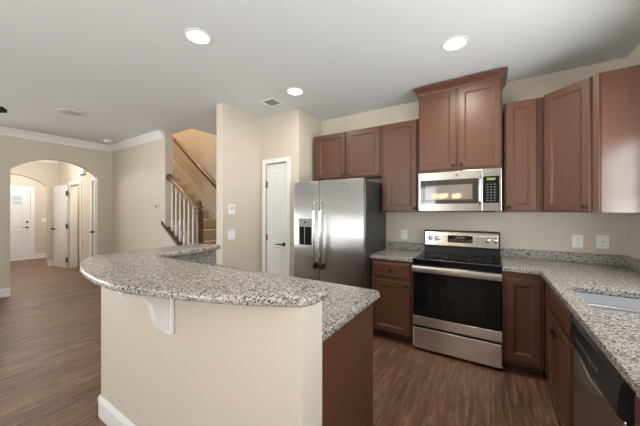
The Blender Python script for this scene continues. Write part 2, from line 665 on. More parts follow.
def base(name, segs, label):
    bm = bm_new()
    for ax, a, b, c, s in segs:
        (board_x if ax == 'x' else board_y)(bm, a, b, c, s)
    return struct(name, bm, 'trim', label, 'baseboard')


base('baseboard_west', [('y', -2.98, 1.03, WX, 1), ('y', 2.195, 2.44, WX, 1)], 'white baseboard under the arched living room wall')
base('baseboard_north', [('x', WX + 0.016, -3.75, 2.445, -1)], 'white baseboard along the living room north wall')
base('baseboard_stair', [('y', 2.20, 2.87, -2.83, 1), ('x', -2.95, -2.83, 2.20, -1)], 'white baseboard under the switch wall by the pantry')
base('baseboard_hall', [('x', -9.44, CX0 - 0.09, 2.30, -1), ('x', CX1 + 0.09, D4X0 - 0.08, 2.30, -1), ('y', 2.09, 2.28, -9.45, 1), ('y', 0.70, 0.80, -9.45, 1)], 'white baseboard in the hall behind the arch')
base('baseboard_entry', [('y', 2.22, 3.07, -11.30, 1)], 'white baseboard beside the front door')
base('baseboard_south', [('x', -6.66, PDX0 - 0.08, SY, 1), ('x', PDX1 + 0.08, 1.0, SY, 1)], 'white baseboard beside the patio door')
base('baseboard_east', [('y', -2.98, 0.46, EX, -1)], 'white baseboard on the east wall past the counter')

CROWN = [(0, 0), (0.085, 0), (0.085, -0.018), (0.068, -0.030), (0.040, -0.062), (0.022, -0.090), (0.014, -0.098), (0.014, -0.120), (0, -0.120)]


def crown(name, ax, a, b, c, s, label):
    bm = bm_new()
    pts = [(c + s * p, CH + z) for p, z in CROWN]
    poly_axis(bm, pts, a, b, 'x' if ax == 'x' else 'y')
    return struct(name, bm, 'trim', label, 'crown moulding')


crown('trim_1', 'y', -2.98, 2.44, WX, 1, 'white crown moulding above the arched wall')
crown('trim_2', 'x', WX + 0.085, -4.66, 2.445, -1, 'white crown moulding running up to the stair opening')
crown('trim_3', 'y', 0.72, 2.28, -9.45, 1, 'white crown moulding above the inner arch in the hall')
crown('trim_4', 'x', -9.36, -6.81, 2.30, -1, 'white crown moulding along the hall wall above the closet')


# ------------------------------------------------------------------ doors and windows
def panel_ring(bm, x0, x1, z0, z1, y, d):
    """moulded door panel on a face at y; d = -1 faces -y"""
    loops = [(0, 0.0), (0.004, 0.006), (0.016, 0.006), (0.024, 0.0015), (0.040, 0.0015), (0.058, 0.005)]
    rs = []
    for ins, h in loops:
        yy = y + d * h
        rs.append([bm.verts.new(p) for p in ((x0 + ins, yy, z0 + ins), (x1 - ins, yy, z0 + ins), (x1 - ins, yy, z1 - ins), (x0 + ins, yy, z1 - ins))])
    fs = []
    for a, b in zip(rs, rs[1:]):
        for i in range(4):
            q = (a[i], a[(i + 1) % 4], b[(i + 1) % 4], b[i])
            fs.append(bm.faces.new(q if d < 0 else q[::-1]))
    fs.append(bm.faces.new(rs[-1] if d < 0 else rs[-1][::-1]))
    return fs


def leaf(w, h, panels, t=0.035):
    """door leaf, local: x 0..w, thickness about y=0"""
    bm = bm_new()
    box(bm, 0, w, -t / 2, t / 2, 0, h, 0.002, 1)
    for x0, x1, z0, z1 in panels:
        panel_ring(bm, x0, x1, z0, z1, -t / 2, -1)
        panel_ring(bm, x0, x1, z0, z1, t / 2, 1)
    return bm


def casing(bm, x0, x1, z1, y, d, w=0.065, t=0.018):
    """flat casing round an opening on a face at y"""
    ya, yb = sorted((y, y + d * t))
    box(bm, x0 - w, x0, ya, yb, 0, z1 + w, 0.003, 1)
    box(bm, x1, x1 + w, ya, yb, 0, z1 + w, 0.003, 1)
    box(bm, x0, x1, ya, yb, z1, z1 + w, 0.003, 1)


def lever(parent, x, z, y, d, s, mat='bronze'):
    bm = bm_new()
    lathe(bm, [(0.027, y), (0.027, y + d * 0.008), (0.012, y + d * 0.012), (0.010, y + d * 0.045)], (x, 0, z), 'y', 16)
    tube(bm, [(x, y + d * 0.045, z), (x + s * 0.03, y + d * 0.048, z + 0.003), (x + s * 0.075, y + d * 0.048, z + 0.001), (x + s * 0.115, y + d * 0.044, z - 0.004)], [0.010, 0.009, 0.008, 0.007], 10)
    return obj('door_handle', bm, mat, parent, True)


def knob_round(parent, x, z, y, d, mat='bronze'):
    bm = bm_new()
    lathe(bm, [(0.028, y), (0.028, y + d * 0.007), (0.011, y + d * 0.010), (0.011, y + d * 0.030), (0.024, y + d * 0.040), (0.026, y + d * 0.052), (0.018, y + d * 0.062), (0.004, y + d * 0.064)], (x, 0, z), 'y', 16)
    return obj('door_knob', bm, mat, parent, True)


def hinge(parent, x, z, y, d, w=0.022, h=0.09):
    bm = bm_new()
    box(bm, x - w / 2, x + w / 2, min(y, y + d * 0.004), max(y, y + d * 0.004), z - h / 2, z + h / 2)
    lathe(bm, [(0.007, z - h / 2), (0.007, z + h / 2)], (x, y + d * 0.006, 0), 'z', 10)
    return obj('hinge', bm, 'bronze', parent)


# pantry door
d1 = thing('door_1', 'narrow white panelled pantry door left of the refrigerator', 'door', (PX0, 2.91, 0), 0, None, 'structure')
pw, ph = PX1 - PX0, PZ
bm = leaf(pw - 0.014, ph - 0.018, [(0.085, pw - 0.10, 1.02, ph - 0.13), (0.085, pw - 0.10, 0.20, 0.90)])
bmesh.ops.translate(bm, verts=bm.verts, vec=(0.007, 0, 0.008))
lf = obj('door_leaf', bm, 'door', d1)
bm = bm_new()
casing(bm, 0.0, pw, ph, 2.880 - 2.91, -1, 0.062)
obj('door_frame', bm, 'trim', d1)
lever(lf, pw - 0.065, 0.935, -0.018, -1, -1)
for z in (0.25, 1.02, 1.78):
    hinge(lf, 0.012, z, -0.018, -1, 0.020)

# front door at the far end of the foyer (faces +x)
d2 = thing('door_2', 'white front door with small panes at the end of the hall', 'door', (-11.34, 1.23, 0), PI / 2, None, 'structure')
bm = leaf(0.90, 2.015, [(0.11, 0.415, 0.95, 1.48), (0.485, 0.79, 0.95, 1.48), (0.11, 0.415, 0.22, 0.83), (0.485, 0.79, 0.22, 0.83)], 0.044)
bmesh.ops.translate(bm, verts=bm.verts, vec=(0.005, 0, 0.01))
lf = obj('door_leaf', bm, 'door', d2)
bm = bm_new()
casing(bm, 0.0, 0.91, 2.03, -0.039, -1, 0.075)
box(bm, 0, 0.91, -0.04, 0.06, -0.0, 0.012)
obj('door_frame', bm, 'trim', d2)
bm = bm_new()
for i in range(3):
    for j in range(2):
        x0 = 0.16 + i * 0.20
        z0 = 1.585 + j * 0.13
        box(bm, x0, x0 + 0.175, -0.030, -0.023, z0, z0 + 0.105)
obj('pane', bm, emit('front_door_daylight_glow', (0.36, 0.45, 0.49), 0.36), lf, label='small glass panes with daylight put in as glow')  # panes glow by themselves, standing in for daylight outside
lever(lf, 0.84, 0.93, -0.022, -1, -1)
bm = bm_new()
lathe(bm, [(0.027, -0.022), (0.027, -0.036), (0.012, -0.040)], (0.84, 0, 1.08), 'y', 14)
obj('deadbolt', bm, 'bronze', lf, True)

# open closet door in the hall, folded back against the wall
d3 = thing('door_3', 'open white hall door with black hinges behind the arch', 'door', (CX0 + 0.005, 2.255, 0), PI + math.radians(6), None, 'structure')
bm = leaf(0.70, 2.02, [(0.11, 0.59, 1.05, 1.90), (0.11, 0.59, 0.20, 0.93)])
bmesh.ops.translate(bm, verts=bm.verts, vec=(0.004, 0, 0.012))
lf = obj('door_leaf', bm, 'door', d3)
knob_round(lf, 0.64, 0.95, 0.018, 1)
for z in (0.22, 1.03, 1.83):
    hinge(lf, 0.0, z, 0.018, 1, 0.10, 0.115)
bm = bm_new()
casing(bm, CX0, CX1, CZ, 2.30, -1, 0.06, 0.016)
box(bm, CX0 + 0.0005, CX0 + 0.018, 2.285, 2.435, 0, CZ)
box(bm, CX1 - 0.018, CX1 - 0.0005, 2.285, 2.435, 0, CZ)
box(bm, CX0 + 0.018, CX1 - 0.018, 2.285, 2.435, CZ - 0.018, CZ)
struct('trim_5', bm, 'trim', 'white casing round the open closet doorway in the hall', 'door casing')

# narrow closed door nearer the arch
d4 = thing('door_4', 'white hall door half hidden behind the right side of the arch', 'door', (D4X0, 2.33, 0), 0, None, 'structure')
bm = leaf(D4X1 - D4X0 - 0.008, 2.03, [(0.09, 0.31, 1.05, 1.90), (0.09, 0.31, 0.20, 0.93)])
bmesh.ops.translate(bm, verts=bm.verts, vec=(0.004, 0, 0.01))
lf = obj('door_leaf', bm, 'door', d4)
bm = bm_new()
box(bm, -0.07, 0, -0.048, -0.031, 0, CZ + 0.06)
box(bm, 0, 0.41, -0.048, -0.031, CZ, CZ + 0.06)
obj('door_frame', bm, 'trim', d4)
knob_round(lf, 0.055, 0.95, -0.018, -1)


def glazed(name, x0, x1, z0, z1, nx, nz, label, cat, loc, rz, fr=0.06):
    """window or glazed door leaf set in a wall opening; local: x across, y through the wall"""
    t = thing(name, label, cat, loc, rz, None, 'structure')
    bm = bm_new()
    box(bm, x0, x0 + fr, -0.04, 0.04, z0, z1)
    box(bm, x1 - fr, x1, -0.04, 0.04, z0, z1)
    box(bm, x0 + fr, x1 - fr, -0.04, 0.04, z0, z0 + fr)
    box(bm, x0 + fr, x1 - fr, -0.04, 0.04, z1 - fr, z1)
    w, h = x1 - x0 - 2 * fr, z1 - z0 - 2 * fr
    for i in range(1, nx):
        c = x0 + fr + w * i / nx
        box(bm, c - 0.012, c + 0.012, -0.012, 0.012, z0 + fr, z1 - fr)
    for j in range(1, nz):
        c = z0 + fr + h * j / nz
        box(bm, x0 + fr, x1 - fr, -0.012, 0.012, c - 0.012, c + 0.012)
    obj('window_frame', bm, 'trim', t)
    bm = bm_new()
    box(bm, x0 + fr, x1 - fr, -0.003, 0.003, z0 + fr, z1 - fr)
    obj('pane', bm, 'glass', t)
    bm = bm_new()
    for a, b, c, d in ((x0 - 0.07, x0, max(0, z0 - 0.07), z1 + 0.07), (x1, x1 + 0.07, max(0, z0 - 0.07), z1 + 0.07), (x0, x1, z1, z1 + 0.07)):
        box(bm, a, b, 0.0601, 0.078, c, d)
    if z0 > 0:
        box(bm, x0, x1, 0.0601, 0.085, z0 - 0.05, z0)
    obj('casing', bm, 'trim', t)
    return t


for i, (y0, y1, z0, z1) in enumerate(WL):
    glazed('window_%d' % (i + 1), -(y1 - y0) / 2, (y1 - y0) / 2, z0, z1, 2, 4, ('unseen added living room window farther from the arch', 'unseen added living room window nearer the arch')[i], 'window', (WX - 0.06, (y0 + y1) / 2, 0), -PI / 2)
for i, (y0, y1, z0, z1) in enumerate(EW):
    glazed('window_%d' % (i + 3), -(y1 - y0) / 2, (y1 - y0) / 2, z0, z1, 2 - i, 2, ('unseen side window added to light the bar end', 'window over the kitchen sink')[i], 'window', (EX + 0.06, (y0 + y1) / 2, 0), PI / 2, 0.045)
glazed('window_5', -0.375, 0.375, 0.75, 2.4, 2, 4, 'unseen window added for daylight left of the patio door', 'window', (-2.975, SY - 0.06, 0), 0)  # unseen, added to send daylight onto the arched wall
glazed('door_5', -0.42, 0.42, 0.0, 2.20, 2, 5, 'white glazed patio door with small panes', 'door', (-1.82, SY - 0.06, 0), 0)

# ------------------------------------------------------------------ stairs
st, sp = wthing('staircase', 'carpeted staircase rising to the left behind the balusters', 'staircase', (-3.0, 2.97, 0))
RISE, RUN = 0.1775, 0.247
for i in range(14):
    x1 = -2.965 - RUN * i
    z1 = RISE * (i + 1)
    bm = bm_new()
    box(bm, x1 - RUN - 0.0, x1, 2.585, 3.325, z1 - RISE, z1 - 0.001, 0.012, 2)
    if i:
        box(bm, x1 - RUN, x1 - 0.02, 2.60, 3.32, max(0, z1 - 3 * RISE), z1 - RISE)
    sp('step', bm, 'carpet', smooth=False)
# white skirting board up the far wall
sl = RISE / RUN
xs0, xs1 = -3.0, -6.4
zf = lambda x: (-2.965 - x) * sl
bm = bm_new()
poly_axis(bm, [(xs0, 0.0), (xs0, 0.36), (xs1, zf(xs1) + 0.36), (xs1, zf(xs1) + 0.0)], 3.327, 3.358, 'y')
sp('skirting_board', bm, 'wall')

# sloping cap, balusters, handrail and newel on the knee wall
bl, bp_ = wthing('balustrade', 'white balusters with brown oak handrail on the stair knee wall', 'balustrade', (-4.2, 2.51, 0.8))
ks = 0.585 / 0.875
kz = lambda x: 1.085 + (-4.625 - x) * ks + 0.002      # top of the knee wall
bm = bm_new()
poly_axis(bm, [(-4.72, kz(-4.72) + 0.02), (-3.78, kz(-3.78)), (-3.78, kz(-3.78) + 0.045), (-4.72, kz(-4.72) + 0.075)], 2.425, 2.444, 'y')
poly_axis(bm, [(-4.624, kz(-4.624)), (-3.78, kz(-3.78)), (-3.78, kz(-3.78) + 0.04), (-4.624, kz(-4.624) + 0.04)], 2.445, 2.583, 'y')
bp_('cap_rail', bm, 'oak')
hz = lambda x: 1.975 + (-4.62 - x) * 0.665
bm = bm_new()
prof = [(-0.030, -0.028), (0.030, -0.028), (0.034, 0.0), (0.028, 0.026), (0.0, 0.036), (-0.028, 0.026), (-0.034, 0.0)]
ra = [bm.verts.new((-4.62, 2.512 + a, hz(-4.62) + b)) for a, b in prof]
rb = [bm.verts.new((-3.84, 2.512 + a, hz(-3.84) + b)) for a, b in prof]
fs = [bm.faces.new(ra), bm.faces.new(rb[::-1])]
for i in range(7):
    fs.append(bm.faces.new((ra[i], ra[(i + 1) % 7], rb[(i + 1) % 7], rb[i])))
bmesh.ops.recalc_face_normals(bm, faces=fs)
bp_('handrail', bm, 'oak', smooth=True)
bm = bm_new()
lathe(bm, [(0.058, -4.624), (0.062, -4.612), (0.052, -4.600), (0.02, -4.597)], (0, 2.512, hz(-4.61)), 'x', 20)
bp_('rosette', bm, 'oak', smooth=True)
for i in range(6):
    x = -4.535 + i * 0.119
    z0, z1 = kz(x) + 0.022, hz(x) - 0.022
    bm = bm_new()
    box(bm, x - 0.017, x + 0.017, 2.495, 2.529, z0, z0 + 0.17, 0.002, 1)
    lathe(bm, [(0.017, z0 + 0.17), (0.021, z0 + 0.185), (0.012, z0 + 0.21), (0.0165, z0 + 0.30), (0.012, z0 + 0.55), (0.0095, z1)], (x, 2.512, 0), 'z', 10)
    bp_('baluster', bm, 'trim', smooth=True)
bm = bm_new()
nx = -3.785
box(bm, nx - 0.045, nx + 0.045, 2.467, 2.557, kz(nx) + 0.035, hz(nx) - 0.02, 0.004, 2)
lathe(bm, [(0.040, hz(nx) - 0.02), (0.040, hz(nx) + 0.02), (0.062, hz(nx) + 0.03), (0.062, hz(nx) + 0.055), (0.03, hz(nx) + 0.07), (0.042, hz(nx) + 0.10), (0.03, hz(nx) + 0.13), (0.005, hz(nx) + 0.14)], (nx, 2.512, 0), 'z', 14)
bp_('newel_post', bm, 'oak', smooth=True)

wr, wp = wthing('wall_handrail', 'dark oak handrail fixed to the tan stairwell wall', 'handrail', (-5.2, 3.30, 2.4))
bm = bm_new()
tube(bm, [(-6.4, 3.29, 2.98 + (6.4 - 5.88) * 0.765), (-3.6, 3.29, 2.98 - (5.88 - 3.6) * 0.765)], 0.030, 12, 1.25)
wp('rail', bm, 'oak', smooth=True)
for x in (-6.3, -5.1, -3.95):
    z = 2.98 - (5.88 + x) * 0.765
    bm = bm_new()
    tube(bm, [(x, 3.29, z - 0.03), (x, 3.315, z - 0.075), (x, 3.358, z - 0.08)], 0.007, 8)
    wp('bracket', bm, 'bronze', smooth=True)

# ------------------------------------------------------------------ peninsula: knee wall, bar, corbel, lower counter and cabinets
bm = bm_new()
box(bm, -2.25, -0.555, 0.76, 0.895, 0, 1.058)
box(bm, -2.25, -2.115, 0.895, 1.56, 0, 1.058)
struct('wall_peninsula', bm, 'wall', 'beige half wall carrying the granite bar top', 'wall')
base('baseboard_peninsula', [('x', -2.266, -0.555, 0.76, -1), ('y', 0.744, 1.56, -2.25, -1)], 'white baseboard along the beige half wall under the bar')

front = [(-0.560, 0.752), (-0.655, 0.704), (-0.755, 0.655), (-0.90, 0.600), (-1.04, 0.556), (-1.287, 0.500), (-1.468, 0.490), (-1.672, 0.506), (-1.91, 0.550), (-2.15, 0.630), (-2.28, 0.715), (-2.335, 0.82)]
outline = catmull(front, 5) + [(-2.335, 1.0), (-2.335, 1.52), (-2.30, 1.575), (-2.05, 1.575), (-2.01, 1.54), (-1.985, 1.20), (-1.985, 1.03), (-1.96, 0.975), (-1.90, 0.955), (-0.60, 0.958), (-0.55, 0.945), (-0.528, 0.90), (-0.528, 0.80)]
bm = bm_new()
poly_z(bm, outline[::-1], 1.0585, 1.092, 0.009, 3)
tag(obj('bar_counter', bm, 'granite', smooth=True), 'curved raised granite bar top on the beige half wall', 'bar top')

cb, cp = wthing('bar_bracket', 'white scrolled bracket under the curved granite bar', 'bracket', (-1.39, 0.76, 0.77))
pts = [(0.738, 1.058), (0.540, 1.058), (0.538, 1.030), (0.549, 1.010), (0.562, 1.000), (0.590, 0.994), (0.615, 0.990), (0.645, 0.970), (0.664, 0.940), (0.672, 0.900), (0.680, 0.860), (0.692, 0.825), (0.710, 0.802), (0.738, 0.790)]
bm = bm_new()
poly_axis(bm, pts, -1.412, -1.368, 'x')
cp('scroll', bm, 'trim')
bm = bm_new()
box(bm, -1.432, -1.348, 0.738, 0.759, 0.775, 1.058, 0.003, 1)
cp('back_plate', bm, 'trim')

# lower counter, with granite splash up to the bar
lc, lp = wthing('peninsula_countertop', 'lower granite countertop behind the raised bar', 'countertop', (-1.3, 1.2, 0.876))
bm = bm_new()
poly_z(bm, [(-2.113, 0.897), (-0.558, 0.897), (-0.558, 1.555), (-0.583, 1.58), (-1.48, 1.58), (-1.48, 1.575), (-2.113, 1.575)], 0.876, 0.914, 0.008, 3)
lp('slab', bm, 'granite', smooth=True)
bm = bm_new()
box(bm, -2.113, -2.095, 0.897, 1.56, 0.9145, 1.057)
box(bm, -2.095, -0.575, 0.897, 0.912, 0.9145, 1.057)
lp('backsplash', bm, 'granite')


# ------------------------------------------------------------------ cabinets
def door_bm(x0, x1, z0, z1, y, r=0.055):
    """five-piece cabinet door, front at y - 0.020, facing -y"""
    bm = bm_new()
    f = y - 0.020
    nested(bm, x0, x1, z0, z1, [(0, y - 0.0005), (0, f + 0.003), (0.003, f), (r, f), (r + 0.004, f + 0.004), (r + 0.009, f + 0.005), (r + 0.014, f + 0.010)])
    return bm


def drawer_bm(x0, x1, z0, z1, y):
    bm = bm_new()
    f = y - 0.020
    nested(bm, x0, x1, z0, z1, [(0, y - 0.0005), (0, f + 0.008), (0.004, f + 0.004), (0.016, f)])
    return bm


def knob(parent, x, y, z, name='knob'):
    bm = bm_new()
    lathe(bm, [(0.007, y), (0.006, y - 0.012), (0.013, y - 0.018), (0.016, y - 0.024), (0.013, y - 0.029), (0.004, y - 0.031)], (x, 0, z), 'y', 14)
    return obj(name, bm, 'bronze', parent, True)


def carcass(bm, w, d, z0, z1, open_top=False):
    t = 0.018
    if not open_top:
        box(bm, 0, w, 0.0, d, z0, z1)
        return
    box(bm, 0, t, 0.02, d, z0, z1)
    box(bm, w - t, w, 0.02, d, z0, z1)
    box(bm, t, w - t, 0.02, d, z0, z0 + t)
    box(bm, t, w - t, d - t, d, z0 + t, z1)
    box(bm, 0, w, 0, 0.02, z0, z1)


def cabinet(name, label, cat, loc, rz, w, d, z0, z1, doors, drawers=(), toe=False, open_top=False, group=None):
    """local frame: x across, front at y=0 facing -y. doors: (x0, x1, z0, z1, knob x or None, knob z)"""
    t = thing(name, label, cat, loc, rz, group)
    bm = bm_new()
    carcass(bm, w, d, z0, z1, open_top)
    obj('body', bm, 'cab', t)
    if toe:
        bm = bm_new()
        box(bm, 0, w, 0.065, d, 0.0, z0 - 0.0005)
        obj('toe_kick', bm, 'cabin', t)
    for x0, x1, a, b, kx, kz_ in doors:
        dd = obj('door', door_bm(x0, x1, a, b, 0), 'cab', t)
        if kx is not None:
            knob(dd, kx, -0.020, kz_)
    for x0, x1, a, b, kx, kz_ in drawers:
        dd = obj('drawer', drawer_bm(x0, x1, a, b, 0), 'cab', t)
        if kx is not None:
            knob(dd, kx, -0.020, kz_)
    return t


UP, DN = 2.435, 1.385
YC = 3.160
# over the refrigerator
cabinet('wall_cabinet', 'short two-door brown cabinet above the refrigerator', 'cabinet', (-2.094, YC, 0), 0, 0.981, WY - YC - 0.002, 1.825, UP,
        [(0.062, 0.490, 1.838, UP - 0.012, 0.462, 1.868), (0.530, 0.962, 1.838, UP - 0.012, 0.556, 1.868)], group='upper kitchen cabinets')
cabinet('wall_cabinet', 'tall single-door brown cabinet between refrigerator and microwave', 'cabinet', (-1.111, YC, 0), 0, 0.430, WY - YC - 0.002, DN, UP,
        [(0.028, 0.412, DN + 0.014, UP - 0.012, 0.386, DN + 0.046)], group='upper kitchen cabinets')
MY = 3.075
mc = cabinet('wall_cabinet', 'raised two-door brown cabinet with crown above the microwave', 'cabinet', (-0.660, MY, 0), 0, 0.754, WY - MY - 0.002, 1.812, 2.665,
             [(0.010, 0.366, 1.830, 2.645, 0.338, 1.862), (0.388, 0.744, 1.830, 2.645, 0.416, 1.862)], group='upper kitchen cabinets')
bm = bm_new()
cr = [(0.001, 2.652), (0.006, 2.650), (0.010, 2.668), (0.026, 2.690), (0.040, 2.706), (0.046, 2.712), (0.046, 2.728), (-0.02, 2.728)]
rows = []
for o, z in cr:
    rows.append([bm.verts.new(p) for p in ((-o, WY - MY - 0.003, z), (-o, -o, z), (0.754 + o, -o, z), (0.754 + o, WY - MY - 0.003, z))])
for a, b in zip(rows, rows[1:]):
    for i in range(3):
        bm.faces.new((a[i], a[i + 1], b[i + 1], b[i]))
bm.faces.new(rows[-1])
obj('crown_moulding', bm, 'cab', mc)
cabinet('wall_cabinet', 'narrow single-door brown cabinet right of the microwave', 'cabinet', (0.1135, YC, 0), 0, 0.297, WY - YC - 0.002, DN, UP,
        [(0.014, 0.246, DN + 0.014, UP - 0.012, 0.042, DN + 0.046)], group='upper kitchen cabinets')
# diagonal corner cabinet
A, B = Vector((0.412, 3.118)), Vector((0.693, 2.837))
dc = thing('corner_cabinet', 'diagonal brown corner cabinet with glossy side panel above the sink counter', 'cabinet', (A.x, A.y, 0), 0, 'upper kitchen cabinets')
bm = bm_new()
poly_z(bm, [(0, 0), (B.x - A.x, B.y - A.y), (EX - 0.002 - A.x, B.y - A.y), (EX - 0.002 - A.x, WY - 0.002 - A.y), (0, WY - 0.002 - A.y)], DN, UP)
obj('body', bm, 'cab', dc)
L = (B - A).length
bm = door_bm(0.012, L - 0.045, DN + 0.014, UP - 0.012, -0.0005)
dd = obj('door', bm, 'cab', dc)
dd.rotation_euler = (0, 0, -PI / 4)
knob(dd, L - 0.075, -0.0205, DN + 0.046)
bm = bm_new()
box(bm, B.x - A.x + 0.012, EX - 0.003 - A.x, B.y - A.y - 0.007, B.y - A.y - 0.0005, DN, UP)
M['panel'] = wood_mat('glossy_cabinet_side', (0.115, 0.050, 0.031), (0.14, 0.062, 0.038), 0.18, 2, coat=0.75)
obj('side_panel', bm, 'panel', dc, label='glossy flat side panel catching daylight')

# base cabinets
YB = 2.84
BT = 0.875
cabinet('base_cabinet', 'brown base cabinet with drawer and door between refrigerator and range', 'cabinet', (-1.122, YB, 0), 0, 0.455, WY - YB - 0.002, 0.095, BT,
        [(0.022, 0.428, 0.110, 0.655, 0.398, 0.625)], [(0.022, 0.428, 0.690, 0.848, 0.225, 0.769)], toe=True, group='base kitchen cabinets')
cabinet('base_cabinet', 'brown single-door base cabinet right of the range', 'cabinet', (0.092, YB, 0), 0, 0.281, WY - YB - 0.002, 0.095, BT,
        [(0.026, 0.258, 0.130, 0.820, None, 0)], toe=True, group='base kitchen cabinets')
XB = 0.378
cabinet('sink_cabinet', 'brown sink base cabinet with two small doors beside the dishwasher', 'cabinet', (XB, 2.838, 0), -PI / 2, 1.000, EX - XB - 0.004, 0.095, BT,
        [(0.262, 0.570, 0.110, 0.672, 0.545, 0.612), (0.592, 0.900, 0.110, 0.672, 0.617, 0.612)],
        [(0.262, 0.900, 0.705, 0.848, None, 0)], toe=True, open_top=True, group='base kitchen cabinets')
cabinet('base_cabinet', 'brown base cabinet at the near end of the sink counter', 'cabinet', (XB + 0.004, 1.218, 0), -PI / 2, 0.70, EX - XB - 0.006, 0.095, BT,
        [(0.03, 0.34, 0.110, 0.660, 0.315, 0.60), (0.36, 0.67, 0.110, 0.660, 0.405, 0.60)],
        [(0.03, 0.34, 0.690, 0.848, 0.185, 0.77), (0.36, 0.67, 0.690, 0.848, 0.515, 0.77)], toe=True, group='base kitchen cabinets')
# peninsula cabinets (fronts face the range, a plain end panel faces the aisle)
pc = cabinet('peninsula_cabinet', 'brown peninsula base cabinets with plain end panel under the lower countertop', 'cabinet', (-0.612, 1.535, 0), PI, 1.480, 0.636, 0.095, BT,
             [(0.03 + 0.36 * k, 0.36 + 0.36 * k, 0.110, 0.655, 0.33 + 0.36 * k if k % 2 == 0 else 0.06 + 0.36 * k, 0.60) for k in range(4)],
             [(0.03 + 0.36 * k, 0.36 + 0.36 * k, 0.690, 0.848, 0.195 + 0.36 * k, 0.77) for k in range(4)], toe=True)
bm = bm_new()
box(bm, -0.018, -0.0005, 0.0, 0.636, 0.0, BT)
obj('end_panel', bm, 'cab', pc)

# ------------------------------------------------------------------ kitchen counters
def slab_cells(xs, ys, keep, z0, z1, bev):
    bm = bm_new()
    V = {}
    for i, x in enumerate(xs):
        for j, y in enumerate(ys):
            V[i, j] = bm.verts.new((x, y, z0))
    fs = []
    for i in range(len(xs) - 1):
        for j in range(len(ys) - 1):
            if keep(i, j):
                fs.append(bm.faces.new((V[i, j], V[i + 1, j], V[i + 1, j + 1], V[i, j + 1])))
    for v in list(bm.verts):
        if not v.link_faces:
            bm.verts.remove(v)
    r = bmesh.ops.extrude_face_region(bm, geom=fs)
    bmesh.ops.translate(bm, verts=[g for g in r['geom'] if isinstance(g, bmesh.types.BMVert)], vec=(0, 0, z1 - z0))
    bmesh.ops.recalc_face_normals(bm, faces=bm.faces)
    bmesh.ops.dissolve_limit(bm, angle_limit=0.01, verts=bm.verts, edges=bm.edges)
    if bev:
        es = [e for e in bm.edges if len(e.link_faces) == 2 and e.calc_face_angle(0) > 1.0 and abs(e.verts[0].co.z - e.verts[1].co.z) < 1e-4]
        bmesh.ops.bevel(bm, geom=es, offset=bev, segments=3, affect='EDGES', profile=0.5)
    return bm


SKX0, SKX1, SKY0, SKY1 = 0.432, 0.855, 1.862, 2.345
ct, cpp = wthing('kitchen_countertop', 'grey speckled granite corner countertop with an undermount sink', 'countertop', (0.7, 2.0, 0.876))
bm = slab_cells([0.0915, 0.347, SKX0, SKX1, EX - 0.002], [0.50, SKY0, SKY1, 2.813, WY - 0.002],
                lambda i, j: not (i == 0 and j < 3) and not (i == 2 and j == 1), 0.876, 0.914, 0.007)
cpp('slab', bm, 'granite')
bm = bm_new()
box(bm, 0.0915, EX - 0.002, WY - 0.022, WY - 0.002, 0.9145, 1.006, 0.002, 1)
box(bm, EX - 0.022, EX - 0.002, 0.50, WY - 0.0225, 0.9145, 1.006, 0.002, 1)
cpp('backsplash', bm, 'granite')
ct2, cp2 = wthing('kitchen_countertop', 'short granite countertop between refrigerator and range', 'countertop', (-0.9, 3.1, 0.876))
bm = bm_new()
box(bm, -1.130, -0.664, 2.813, WY - 0.002, 0.876, 0.914, 0.007, 3)
cp2('slab', bm, 'granite')
bm = bm_new()
box(bm, -1.110, -0.664, WY - 0.022, WY - 0.002, 0.9145, 1.006, 0.002, 1)
cp2('backsplash', bm, 'granite')

# sink: two bowls under the cut-out, low divide between
sk, skp = wthing('sink', 'double bowl stainless steel sink set under the granite', 'sink', (0.64, 2.07, 0.70))
DV = 2.100


def bowl(y0, y1):
    bm = bm_new()
    x0, x1 = SKX0 - 0.004, SKX1 + 0.004
    loops = [(0, 0.875), (0.004, 0.868), (0.012, 0.735), (0.035, 0.705), (0.06, 0.700)]
    rs = []
    for ins, z in loops:
        c = min(0.05, 0.03 + ins)
        pts = []
        for cx, cy, a0 in ((x1 - ins - c, y1 - ins - c, 0), (x0 + ins + c, y1 - ins - c, PI / 2), (x0 + ins + c, y0 + ins + c, PI), (x1 - ins - c, y0 + ins + c, 1.5 * PI)):
            for k in range(5):
                t = a0 + PI / 2 * k / 4
                pts.append((cx + c * math.cos(t), cy + c * math.sin(t), z))
        rs.append([bm.verts.new(p) for p in pts])
    n = len(rs[0])
    fs = []
    for a, b in zip(rs, rs[1:]):
        for i in range(n):
            fs.append(bm.faces.new((a[i], b[i], b[(i + 1) % n], a[(i + 1) % n])))
    fs.append(bm.faces.new(rs[-1]))
    r = bmesh.ops.solidify(bm, geom=fs, thickness=-0.0015)
    return bm


bw = skp('bowl', bowl(DV + 0.012, SKY1 + 0.004), 'sink', smooth=True)
bw2 = skp('bowl', bowl(SKY0 - 0.004, DV - 0.012), 'sink', smooth=True)
bm = bm_new()
box(bm, SKX0 - 0.003, SKX1 + 0.003, DV - 0.014, DV + 0.014, 0.858, 0.8755, 0.004, 2)
skp('divider', bm, 'steelv')
for b_, yy in ((bw, (DV + SKY1) / 2), (bw2, (DV + SKY0) / 2)):
    bm = bm_new()
    lathe(bm, [(0.043, 0.7025), (0.043, 0.7045), (0.036, 0.7045), (0.030, 0.7030)], (0.645, yy, 0), 'z', 20)
    obj('drain', bm, 'chrome', b_, True, off=(0.64, 2.07, 0.70))


